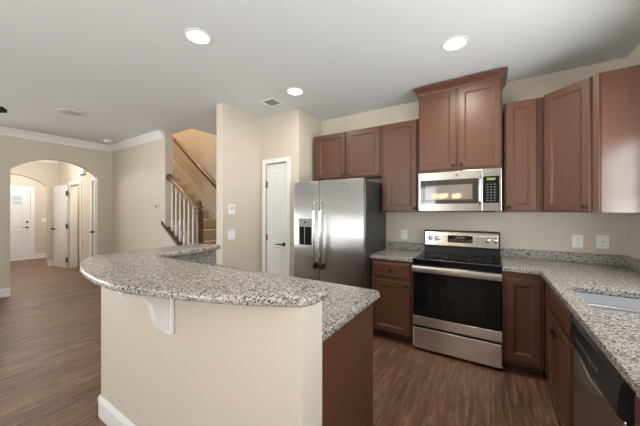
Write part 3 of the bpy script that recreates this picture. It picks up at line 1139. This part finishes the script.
# ------------------------------------------------------------------ appliances
def emblem(parent, x, y, z, r, off, name='emblem'):
    """small round badge with a two-letter monogram, facing -y"""
    bm = bm_new()
    lathe(bm, [(r, y), (r, y - 0.002), (r * 0.86, y - 0.003)], (x, 0, z), 'y', 24)
    e = obj(name, bm, 'grey', parent, True, off=off)
    bm = bm_new()
    for k in range(24):
        a0, a1 = 2 * PI * k / 24, 2 * PI * (k + 1) / 24
        q = [bm.verts.new((x + rr * math.cos(a), y - 0.0034, z + rr * math.sin(a))) for rr, a in ((r * 0.72, a0), (r * 0.84, a0), (r * 0.84, a1), (r * 0.72, a1))]
        bm.faces.new(q[::-1])
    obj('ring', bm, 'chrome', e, off=off)
    text_mesh('GE', r * 0.95, 0.0004, (x, y - 0.0034, z), FRONT, 'chrome', 'monogram', e, off)
    return e


# refrigerator
FL, FR, FY = -2.068, -1.137, 2.662
fo = (-1.60, 3.0, 0)
fg, fp = wthing('refrigerator', 'stainless side-by-side refrigerator with dark sides left of the counter', 'refrigerator', fo)
bm = bm_new()
box(bm, FL, FR, FY + 0.062, 3.40, 0.03, 1.735, 0.004, 1)
fp('body', bm, 'dkgrey', label='dark grey refrigerator body')
bm = bm_new()
box(bm, FL + 0.02, FR - 0.02, FY + 0.075, FY + 0.11, 0.0, 0.028)
fp('base_grille', bm, 'blk')
SPL = -1.693


def fridge_door(x0, x1):
    """slab with softly rounded vertical edges"""
    pts = []
    n = 10
    for k in range(n + 1):
        t = k / n
        x = x0 + (x1 - x0) * t
        pts.append((x, FY + 0.006 * (2 * t - 1) ** 4))
    pts += [(x1, FY + 0.058), (x0, FY + 0.058)]
    bm = bm_new()
    poly_z(bm, pts[::-1], 0.075, 1.752, 0.003, 2)
    return bm


dl = fp('door', fridge_door(FL, SPL - 0.004), 'fridge', smooth=True)
dr = fp('door', fridge_door(SPL + 0.004, FR), 'fridge', smooth=True)
for par, x, s in ((dl, SPL - 0.045, -1), (dr, SPL + 0.045, 1)):
    bm = bm_new()
    zs = [1.505, 1.49, 1.40, 1.12, 0.86, 0.77, 0.75]
    ys = [FY + 0.006, FY - 0.030, FY - 0.050, FY - 0.058, FY - 0.050, FY - 0.030, FY + 0.006]
    tube(bm, [(x, y, z) for y, z in zip(ys, zs)], [0.015, 0.016, 0.017, 0.017, 0.017, 0.016, 0.015], 12)
    hd = obj('handle', bm, 'steelv', par, True, off=fo)
    bm = bm_new()
    box(bm, x - 0.020, x + 0.020, FY - 0.045, FY + 0.008, 0.722, 0.790, 0.006, 2)
    obj('handle_mount', bm, 'blk', hd, off=fo, label='black lower handle mount')
DX0, DX1, DZ0, DZ1 = -1.985, -1.785, 0.972, 1.315
bm = bm_new()
box(bm, DX0, DX1, FY - 0.006, FY + 0.010, DZ0, DZ1, 0.004, 2)
dp = obj('dispenser', bm, 'ltgrey', dl, off=fo, label='grey framed ice and water dispenser')
bm = bm_new()
box(bm, DX0 + 0.012, DX1 - 0.008, FY - 0.0085, FY - 0.0065, DZ0 + 0.018, DZ1 - 0.105)
obj('recess', bm, 'glassblk', dp, off=fo, label='black dispenser recess')
bm = bm_new()
box(bm, DX0 + 0.008, DX1 - 0.006, FY - 0.010, FY - 0.0065, DZ1 - 0.100, DZ1 - 0.012, 0.001, 1)
obj('control_panel', bm, 'grey', dp, off=fo)
bm = bm_new()
lathe(bm, [(0.014, FY - 0.0105), (0.013, FY - 0.0135)], ((DX0 + DX1) / 2, 0, DZ1 - 0.055), 'y', 16)
obj('button', bm, 'blk', dp, True, off=fo)
bm = bm_new()
box(bm, (DX0 + DX1) / 2 - 0.012, (DX0 + DX1) / 2 - 0.003, FY - 0.0125, FY - 0.009, DZ0 + 0.03, DZ1 - 0.11)
obj('paddle', bm, 'grey', dp, off=fo)
emblem(dr, -1.262, FY, 1.660, 0.020, fo)

# range
RL, RR, RY = -0.6605, 0.0885, 2.802
ro = (-0.286, 3.1, 0)
rg, rp_ = wthing('range', 'stainless and black electric range with smooth glass top', 'range', ro)
bm = bm_new()
box(bm, RL + 0.002, RR - 0.002, RY + 0.036, 3.425, 0.018, 0.900)
box(bm, RL + 0.03, RR - 0.03, RY + 0.08, 3.40, 0.0, 0.018)
rp_('body', bm, 'blk')
bm = bm_new()
box(bm, RL, RR, RY + 0.002, RY + 0.035, 0.030, 0.236, 0.006, 2)
rp_('drawer', bm, 'steel', label='stainless storage drawer')
bm = bm_new()
box(bm, RL, RR, RY, RY + 0.035, 0.258, 0.852, 0.006, 2)
od = rp_('oven_door', bm, 'glassblk', label='black glass oven door')
bm = bm_new()
box(bm, RL + 0.001, RR - 0.001, RY - 0.003, RY + 0.001, 0.262, 0.350, 0.001, 1)
tr = obj('trim', bm, 'steel', od, off=ro, label='stainless strip along the oven door foot')
bm = bm_new()
box(bm, RL + 0.135, RR - 0.125, RY - 0.0012, RY + 0.001, 0.415, 0.705)
obj('oven_window', bm, 'meshwin', od, off=ro)
bm = bm_new()
pts = [(RY - 0.030, 0.792), (RY - 0.052, 0.800), (RY - 0.060, 0.830), (RY - 0.054, 0.858), (RY - 0.032, 0.866), (RY - 0.022, 0.83)]
poly_axis(bm, pts, RL + 0.004, RR - 0.004, 'x')
for x in (RL + 0.03, RR - 0.03):
    box(bm, x - 0.016, x + 0.016, RY - 0.03, RY + 0.001, 0.806, 0.850)
obj('handle', bm, 'steel', od, True, off=ro, label='broad stainless oven handle')
emblem(tr, -0.286, RY - 0.003, 0.306, 0.018, ro)
bm = bm_new()
box(bm, RL, RR, RY + 0.004, 3.375, 0.9005, 0.918, 0.004, 2)
box(bm, RL + 0.001, RR - 0.001, RY + 0.008, RY + 0.036, 0.862, 0.9005)
ck = rp_('cooktop', bm, 'glassblk', label='black ceramic glass cooktop')
for cx, cy, r in ((-0.48, 3.0, 0.115), (-0.09, 3.0, 0.095), (-0.48, 3.24, 0.08), (-0.09, 3.24, 0.105)):
    bm = bm_new()
    for k in range(32):
        a0, a1 = 2 * PI * k / 32, 2 * PI * (k + 1) / 32
        q = [bm.verts.new((cx + rr * math.cos(a), cy + rr * math.sin(a), 0.9184)) for rr, a in ((r - 0.004, a0), (r, a0), (r, a1), (r - 0.004, a1))]
        bm.faces.new(q)
    obj('burner_ring', bm, 'dkgrey', ck, off=ro)
# backguard: black frame with a tilted stainless control panel
bm = bm_new()
poly_axis(bm, [(3.375, 0.918), (3.375, 0.985), (3.355, 1.000), (3.365, 1.166), (3.385, 1.176), (3.430, 1.176), (3.430, 0.90), (3.376, 0.90)], RL, RR, 'x')
bg = rp_('backguard', bm, 'blk', label='black backguard')
bm = bm_new()
poly_axis(bm, [(3.355, 1.006), (3.3495, 1.006), (3.3585, 1.158), (3.364, 1.158)], RL + 0.012, RR - 0.012, 'x')
pn = obj('control_panel', bm, 'steel', bg, off=ro, label='stainless control panel')
bm = bm_new()
box(bm, -0.405, -0.160, 3.346, 3.353, 1.045, 1.125, 0.001, 1)
obj('display', bm, 'glassblk', pn, off=ro, label='dark oven clock display')
bm = bm_new()
box(bm, -0.325, -0.235, 3.3448, 3.346, 1.092, 1.112)
obj('clock', bm, 'displaydim', pn, off=ro)
bm = bm_new()
bm.free()
for i in range(9):
    for z in (1.056, 1.072):
        x = -0.390 + i * 0.0265
        bm = bm_new()
        box(bm, x, x + 0.016, 3.3450, 3.346, z, z + 0.008)
        obj('button', bm, 'displaydim', pn, off=ro)
for x in (-0.590, -0.520, -0.020, 0.050):
    bm = bm_new()
    lathe(bm, [(0.027, 3.354), (0.026, 3.346), (0.021, 3.340), (0.019, 3.322), (0.012, 3.319)], (x, 0, 1.086), 'y', 20)
    box(bm, x - 0.004, x + 0.004, 3.315, 3.325, 1.068, 1.104, 0.001, 1)
    obj('knob', bm, 'steelv', pn, True, off=ro)

# microwave
ML, MR, MFY, MZ0, MZ1 = -0.662, 0.092, 3.062, 1.394, 1.806
mo = (-0.285, 3.25, MZ0)
mw, mp_ = wthing('microwave', 'stainless over-the-range microwave under the crowned cabinet', 'microwave', mo)
bm = bm_new()
box(bm, ML + 0.004, MR - 0.004, MFY + 0.038, WY - 0.004, MZ0 + 0.004, MZ1 - 0.002)
box(bm, ML + 0.05, MR - 0.05, MFY + 0.06, WY - 0.05, MZ0 - 0.010, MZ0 + 0.004)
mp_('body', bm, 'blk', label='black microwave casing')
SEAM = -0.062
bm = bm_new()
box(bm, ML, SEAM - 0.001, MFY, MFY + 0.037, MZ0, MZ1, 0.004, 2)
md = mp_('door', bm, 'microsteel', label='stainless microwave door')
bm = bm_new()
box(bm, SEAM + 0.001, MR, MFY, MFY + 0.037, MZ0, MZ1, 0.004, 2)
mpn = mp_('control_panel', bm, 'microsteel', label='stainless control side')
bm = bm_new()
box(bm, -0.640, -0.098, MFY - 0.003, MFY + 0.001, 1.472, 1.722, 0.001, 1)
gl = obj('glass', bm, 'micglass', md, off=mo, label='dark reflective door glass')
bm = bm_new()
box(bm, -0.590, -0.148, MFY - 0.0040, MFY - 0.0028, 1.515, 1.665)
obj('window', bm, 'micwin', gl, off=mo)
bm = bm_new()
tube(bm, [(-0.083, MFY + 0.002, 1.740), (-0.083, MFY - 0.024, 1.733), (-0.083, MFY - 0.036, 1.70), (-0.083, MFY - 0.040, 1.60), (-0.083, MFY - 0.036, 1.50), (-0.083, MFY - 0.024, 1.467), (-0.083, MFY + 0.002, 1.460)], 0.0125, 12)
obj('handle', bm, 'chrome', md, True, off=mo)
bm = bm_new()
box(bm, -0.058, 0.075, MFY - 0.003, MFY + 0.001, 1.475, 1.733, 0.001, 1)
kp = obj('keypad', bm, 'glassblk', mpn, off=mo, label='black keypad')
bm = bm_new()
box(bm, -0.028, 0.042, MFY - 0.0042, MFY - 0.0028, 1.692, 1.716)
obj('display', bm, 'display', kp, off=mo, label='green clock display')
for j in range(7):
    for i in range(3):
        bm = bm_new()
        x = -0.030 + i * 0.030
        z = 1.492 + j * 0.026
        box(bm, x, x + 0.017, MFY - 0.0042, MFY - 0.0028, z, z + 0.011)
        obj('button', bm, 'dimgrey', kp, off=mo)
emblem(md, -0.285, MFY, 1.764, 0.016, mo)

# dishwasher (faces the aisle, -x)
dwm = thing('dishwasher', 'stainless dishwasher with black control strip under the sink counter', 'dishwasher', (XB, 1.836, 0), -PI / 2)
DW = 0.614
bm = bm_new()
box(bm, 0.004, DW - 0.004, 0.03, 0.60, 0.10, 0.866)
obj('tub', bm, 'dkgrey', dwm)
bm = bm_new()
box(bm, 0.003, DW - 0.003, -0.022, 0.029, 0.115, 0.735, 0.005, 2)
M['dwsteel'] = steel_mat('dark_brushed_steel', (0.40, 0.39, 0.375), 0.24, 1, 0.25, 0.5)
dwd = obj('door', bm, 'dwsteel', dwm)
bm = bm_new()
pts = [(0.029, 0.738), (-0.030, 0.738), (-0.040, 0.752), (-0.030, 0.845), (-0.020, 0.864), (0.029, 0.864)]
poly_axis(bm, pts, 0.003, DW - 0.003, 'x')
dcp = obj('control_panel', bm, 'blk', dwm, label='black control strip')
for i in range(9):
    x = 0.12 + i * 0.036
    bm = bm_new()
    box(bm, x, x + 0.016, -0.0395, -0.0365, 0.790, 0.799)
    obj('button', bm, 'dimgrey', dcp)
bm = bm_new()
tube(bm, [(0.12, -0.020, 0.734), (0.17, -0.026, 0.712), (0.307, -0.028, 0.700), (0.444, -0.026, 0.712), (0.494, -0.020, 0.734)], [0.004, 0.005, 0.006, 0.005, 0.004], 10)
obj('handle', bm, 'steelv', dwd, True)
bm = bm_new()
box(bm, 0.01, DW - 0.01, 0.05, 0.07, 0.0, 0.10)
obj('toe_kick', bm, 'blk', dwm)


# ------------------------------------------------------------------ wall plates
def plate(name, label, cat, loc, rz, w, h, style, group=None):
    """local: on a wall at y=0, facing -y"""
    t = thing(name, label, cat, loc, rz, group)
    bm = bm_new()
    box(bm, -w / 2, w / 2, -0.006, -0.0003, -h / 2, h / 2, 0.002, 2)
    obj('cover_plate', bm, 'white', t)
    if style == 'outlet':
        for z in (-0.02, 0.02):
            bm = bm_new()
            lathe(bm, [(0.0165, -0.006), (0.0165, -0.008)], (0, 0, z), 'y', 16)
            so = obj('socket', bm, 'white', t)
            bm = bm_new()
            for x in (-0.006, 0.006):
                box(bm, x - 0.0012, x + 0.0012, -0.0086, -0.0078, z - 0.001, z + 0.008)
            lathe(bm, [(0.0022, -0.0078), (0.0022, -0.0086)], (0, 0, z - 0.008), 'y', 8)
            obj('slots', bm, 'slot', so)
    elif style == 'jack':
        bm = bm_new()
        box(bm, -0.016, 0.016, -0.0085, -0.006, -0.032, 0.032, 0.001, 1)
        rk = obj('rocker', bm, 'white', t)
        bm = bm_new()
        lathe(bm, [(0.006, -0.0085), (0.006, -0.0100)], (0, 0, 0), 'y', 12)
        obj('button', bm, 'grey', rk)
    else:
        n = style
        for i in range(n):
            x = (i - (n - 1) / 2) * 0.046
            bm = bm_new()
            box(bm, x - 0.0165, x + 0.0165, -0.0085, -0.006, -0.033, 0.033, 0.001, 1)
            obj('rocker', bm, 'white', t)
    return t


plate('outlet', 'white wall outlet nearer the range on the right-hand backsplash wall', 'outlet', (0.697, WY, 1.112), 0, 0.075, 0.118, 'outlet', 'kitchen wall outlets')
plate('outlet', 'white wall plate nearest the room corner above the sink counter', 'outlet', (0.866, WY, 1.117), 0, 0.085, 0.122, 'jack', 'kitchen wall outlets')
plate('outlet', 'white wall outlet between refrigerator and range', 'outlet', (-0.915, WY, 1.10), 0, 0.075, 0.118, 'outlet', 'kitchen wall outlets')
plate('light_switch', 'white double switch plate, lower of two beside the pantry', 'light switch', (-2.83, 2.335, 1.09), PI / 2, 0.118, 0.125, 2)
th = thing('wall_keypad', 'white wall control, upper of two plates beside the pantry', 'wall control', (-2.83, 2.335, 1.415), PI / 2)
bm = bm_new()
box(bm, -0.048, 0.048, -0.016, -0.0003, -0.066, 0.066, 0.004, 2)
obj('case', bm, 'white', th)
bm = bm_new()
box(bm, -0.030, 0.030, -0.0172, -0.0158, 0.005, 0.045)
obj('screen', bm, 'ltgrey', th)
plate('light_switch', 'white switch plate beside the far front door', 'light switch', (-11.30, 2.42, 1.13), PI / 2, 0.118, 0.12, 2)
tm = thing('thermostat', 'small thermostat on living room wall left of stairs', 'thermostat', (-4.86, 2.445, 1.475), 0)
bm = bm_new()
box(bm, -0.055, 0.055, -0.012, -0.0003, -0.045, 0.045, 0.003, 2)
obj('case', bm, M['wall'], tm)
bm = bm_new()
box(bm, -0.034, -0.012, -0.022, -0.0118, -0.020, 0.026, 0.002, 1)
obj('dial', bm, 'slot', tm)
ch = thing('door_chime', 'white door chime box high on the hall wall inside the arch', 'door chime', (-7.72, 2.30, 2.27), 0)
bm = bm_new()
box(bm, -0.11, 0.11, -0.06, -0.0003, -0.05, 0.10, 0.008, 2)
obj('case', bm, 'white', ch)
for x in (-0.075, 0.075):
    bm = bm_new()
    lathe(bm, [(0.016, -0.075), (0.016, -0.051)], (x, -0.035, 0), 'z', 12)
    obj('chime_tube', bm, 'bronze', ch)


# ------------------------------------------------------------------ ceiling fittings
def downlight(label, loc, power):
    t = thing('recessed_light', label, 'recessed light', loc, 0, 'lit recessed ceiling lights')
    bm = bm_new()
    ring = [(0.098, -0.0004), (0.098, -0.006), (0.080, -0.008), (0.078, -0.0005)]
    rs = []
    for r, z in ring:
        rs.append([bm.verts.new((r * math.cos(2 * PI * k / 28), r * math.sin(2 * PI * k / 28), z)) for k in range(28)])
    for a, b in zip(rs, rs[1:]):
        for i in range(28):
            bm.faces.new((a[i], a[(i + 1) % 28], b[(i + 1) % 28], b[i]))
    bmesh.ops.recalc_face_normals(bm, faces=bm.faces)
    obj('trim_ring', bm, 'trim', t, True)
    bm = bm_new()
    lathe(bm, [(0.078, -0.0006), (0.078, -0.003), (0.05, -0.005), (0.004, -0.006)], (0, 0, 0), 'z', 28)
    obj('lens', bm, 'lamp', t, True)
    return t


def lamp_at(loc, power, color=(1, 0.91, 0.78), size=0.14, spread=172):
    l = bpy.data.lights.new('downlight', 'AREA')
    l.shape = 'DISK'
    l.size = size
    l.energy = power
    l.color = color
    l.spread = math.radians(spread)
    o = bpy.data.objects.new('downlight', l)
    o.location = (loc[0], loc[1], loc[2] - 0.012)
    COL.objects.link(o)


R0 = downlight('lit recessed light above the bar, largest of the three', (-1.915, 1.262, CH), 0)
dup(R0, (-0.240, 2.420, CH), 'lit recessed light above the range, by the crowned cabinet')
dup(R0, (-1.862, 2.425, CH), 'lit recessed light near the ceiling vent and pantry, smallest')
for p, w in (((-1.915, 1.262, CH), 8), ((-0.240, 2.420, CH), 12), ((-1.862, 2.425, CH), 5)):
    lamp_at(p, w)

vt = thing('ceiling_vent', 'white ceiling air vent with grey louvres by the pantry wall', 'vent', (-2.288, 2.508, CH), 0)
bm = bm_new()
box(bm, -0.115, 0.115, -0.105, 0.105, -0.006, -0.0004, 0.002, 1)
obj('frame', bm, 'trim', vt)
bm = bm_new()
box(bm, -0.070, 0.070, -0.062, 0.062, -0.0072, -0.0058)
obj('backing', bm, 'slot', vt)
for k in range(6):
    y = -0.052 + k * 0.0205
    bm = bm_new()
    poly_axis(bm, [(y, -0.0072), (y + 0.013, -0.0125), (y + 0.015, -0.0125), (y + 0.004, -0.0072)], -0.070, 0.070, 'x')
    obj('slat', bm, 'grey', vt)

sk_ = thing('ceiling_speaker', 'flat round pale cover on the living room ceiling', 'ceiling speaker', (-4.85, 1.29, CH), 0)
bm = bm_new()
lathe(bm, [(0.135, -0.0004), (0.135, -0.006), (0.122, -0.009)], (0, 0, 0), 'z', 32)
obj('rim', bm, 'trim', sk_, True)
bm = bm_new()
lathe(bm, [(0.120, -0.0088), (0.115, -0.0110), (0.01, -0.0115)], (0, 0, 0), 'z', 32)
obj('grille', bm, 'ltgrey', sk_, True)
sd = thing('smoke_detector', 'small white round detector near the living room ceiling corner', 'smoke detector', (-6.20, 2.21, CH), 0)
bm = bm_new()
lathe(bm, [(0.075, -0.0004), (0.075, -0.020), (0.060, -0.034), (0.010, -0.036)], (0, 0, 0), 'z', 24)
obj('case', bm, 'white', sd, True)

# ceiling fan in the living room, one blade tip reaches into the picture
fn = thing('ceiling_fan', 'dark ceiling fan with one blade tip at the left picture edge', 'ceiling fan', (-4.52, 0.0, CH), 0)
bm = bm_new()
lathe(bm, [(0.075, -0.0004), (0.075, -0.03), (0.02, -0.06), (0.014, -0.06), (0.014, -0.20), (0.05, -0.205)], (0, 0, 0), 'z', 20)
obj('downrod', bm, 'bronze', fn, True)
bm = bm_new()
lathe(bm, [(0.05, -0.205), (0.11, -0.225), (0.125, -0.27), (0.11, -0.33), (0.05, -0.35)], (0, 0, 0), 'z', 24)
obj('motor', bm, 'bronze', fn, True)
bm = bm_new()
lathe(bm, [(0.06, -0.351), (0.10, -0.37), (0.09, -0.42), (0.02, -0.44)], (0, 0, 0), 'z', 24)
obj('light_bowl', bm, 'white', fn, True)
a0 = math.atan2(0.632, -4.289 + 4.52)
for k in range(5):
    a = a0 + 2 * PI * k / 5
    bm = bm_new()
    pts = [(0.12, -0.02), (0.20, -0.055), (0.61, -0.068), (0.668, -0.050), (0.683, 0.0), (0.668, 0.050), (0.61, 0.068), (0.20, 0.055), (0.12, 0.02)]
    poly_z(bm, pts, -0.004, 0.004)
    bmesh.ops.rotate(bm, verts=bm.verts, cent=(0, 0, 0), matrix=Matrix.Rotation(math.radians(-14), 3, 'X'))
    bmesh.ops.rotate(bm, verts=bm.verts, cent=(0, 0, 0), matrix=Matrix.Rotation(a, 3, 'Z'))
    bmesh.ops.translate(bm, verts=bm.verts, vec=(0, 0, -0.298))
    obj('blade', bm, 'bronze', fn)

# dining chandelier behind the viewer (it shows in the microwave door)
cd = thing('chandelier', 'warm lit dining chandelier mirrored in the microwave door', 'chandelier', (-0.86, -0.80, CH), 0)
bm = bm_new()
lathe(bm, [(0.065, -0.0004), (0.065, -0.02), (0.012, -0.04), (0.008, -0.05), (0.008, -0.91), (0.035, -0.94), (0.045, -1.01), (0.02, -1.09), (0.006, -1.13)], (0, 0, 0), 'z', 18)
obj('stem', bm, 'bronze', cd, True)
for k in range(5):
    a = 2 * PI * k / 5 + 0.3
    dx, dy = math.cos(a), math.sin(a)
    bm = bm_new()
    tube(bm, [(0.03 * dx, 0.03 * dy, -1.01), (0.12 * dx, 0.12 * dy, -1.10), (0.22 * dx, 0.22 * dy, -1.10), (0.26 * dx, 0.26 * dy, -1.05)], 0.008, 8)
    am = obj('arm', bm, 'bronze', cd, True)
    bm = bm_new()
    lathe(bm, [(0.02, -1.05), (0.045, -1.04), (0.055, -1.00), (0.064, -0.96)], (0.26 * dx, 0.26 * dy, 0), 'z', 16)
    obj('shade', bm, 'bulb', am, True, label='glowing warm glass shade')

# unseen lamps added to light hall and foyer; lamps in closet and over stairs
def flush_lamp(label, loc, power, color):
    t = thing('flush_ceiling_lamp', label, 'ceiling lamp', loc, 0)
    bm = bm_new()
    lathe(bm, [(0.15, -0.0004), (0.15, -0.02), (0.14, -0.025)], (0, 0, 0), 'z', 24)
    obj('base', bm, 'bronze', t, True)
    bm = bm_new()
    lathe(bm, [(0.138, -0.0255), (0.12, -0.07), (0.07, -0.10), (0.01, -0.108)], (0, 0, 0), 'z', 24)
    obj('bowl', bm, emit('lamp_bowl_glow', color, 3.0), t, True)
    l = bpy.data.lights.new('lamp', 'POINT')
    l.energy = power
    l.color = color
    l.shadow_soft_size = 0.12
    o = bpy.data.objects.new('lamp', l)
    o.location = (loc[0], loc[1], loc[2] - 0.25)
    COL.objects.link(o)


flush_lamp('unseen round lamp added to light the hall', (-8.0, 1.25, CH), 52, (1, 0.95, 0.88))
flush_lamp('unseen round lamp added to light the foyer', (-10.1, 1.9, CH), 48, (1, 0.95, 0.90))
flush_lamp('round lamp on the closet ceiling', (-8.2, 2.86, CH), 24, (1, 0.88, 0.68))
flush_lamp('round lamp over the upper stairs', (-5.4, 2.95, CH + 2.5), 190, (1, 0.80, 0.58))
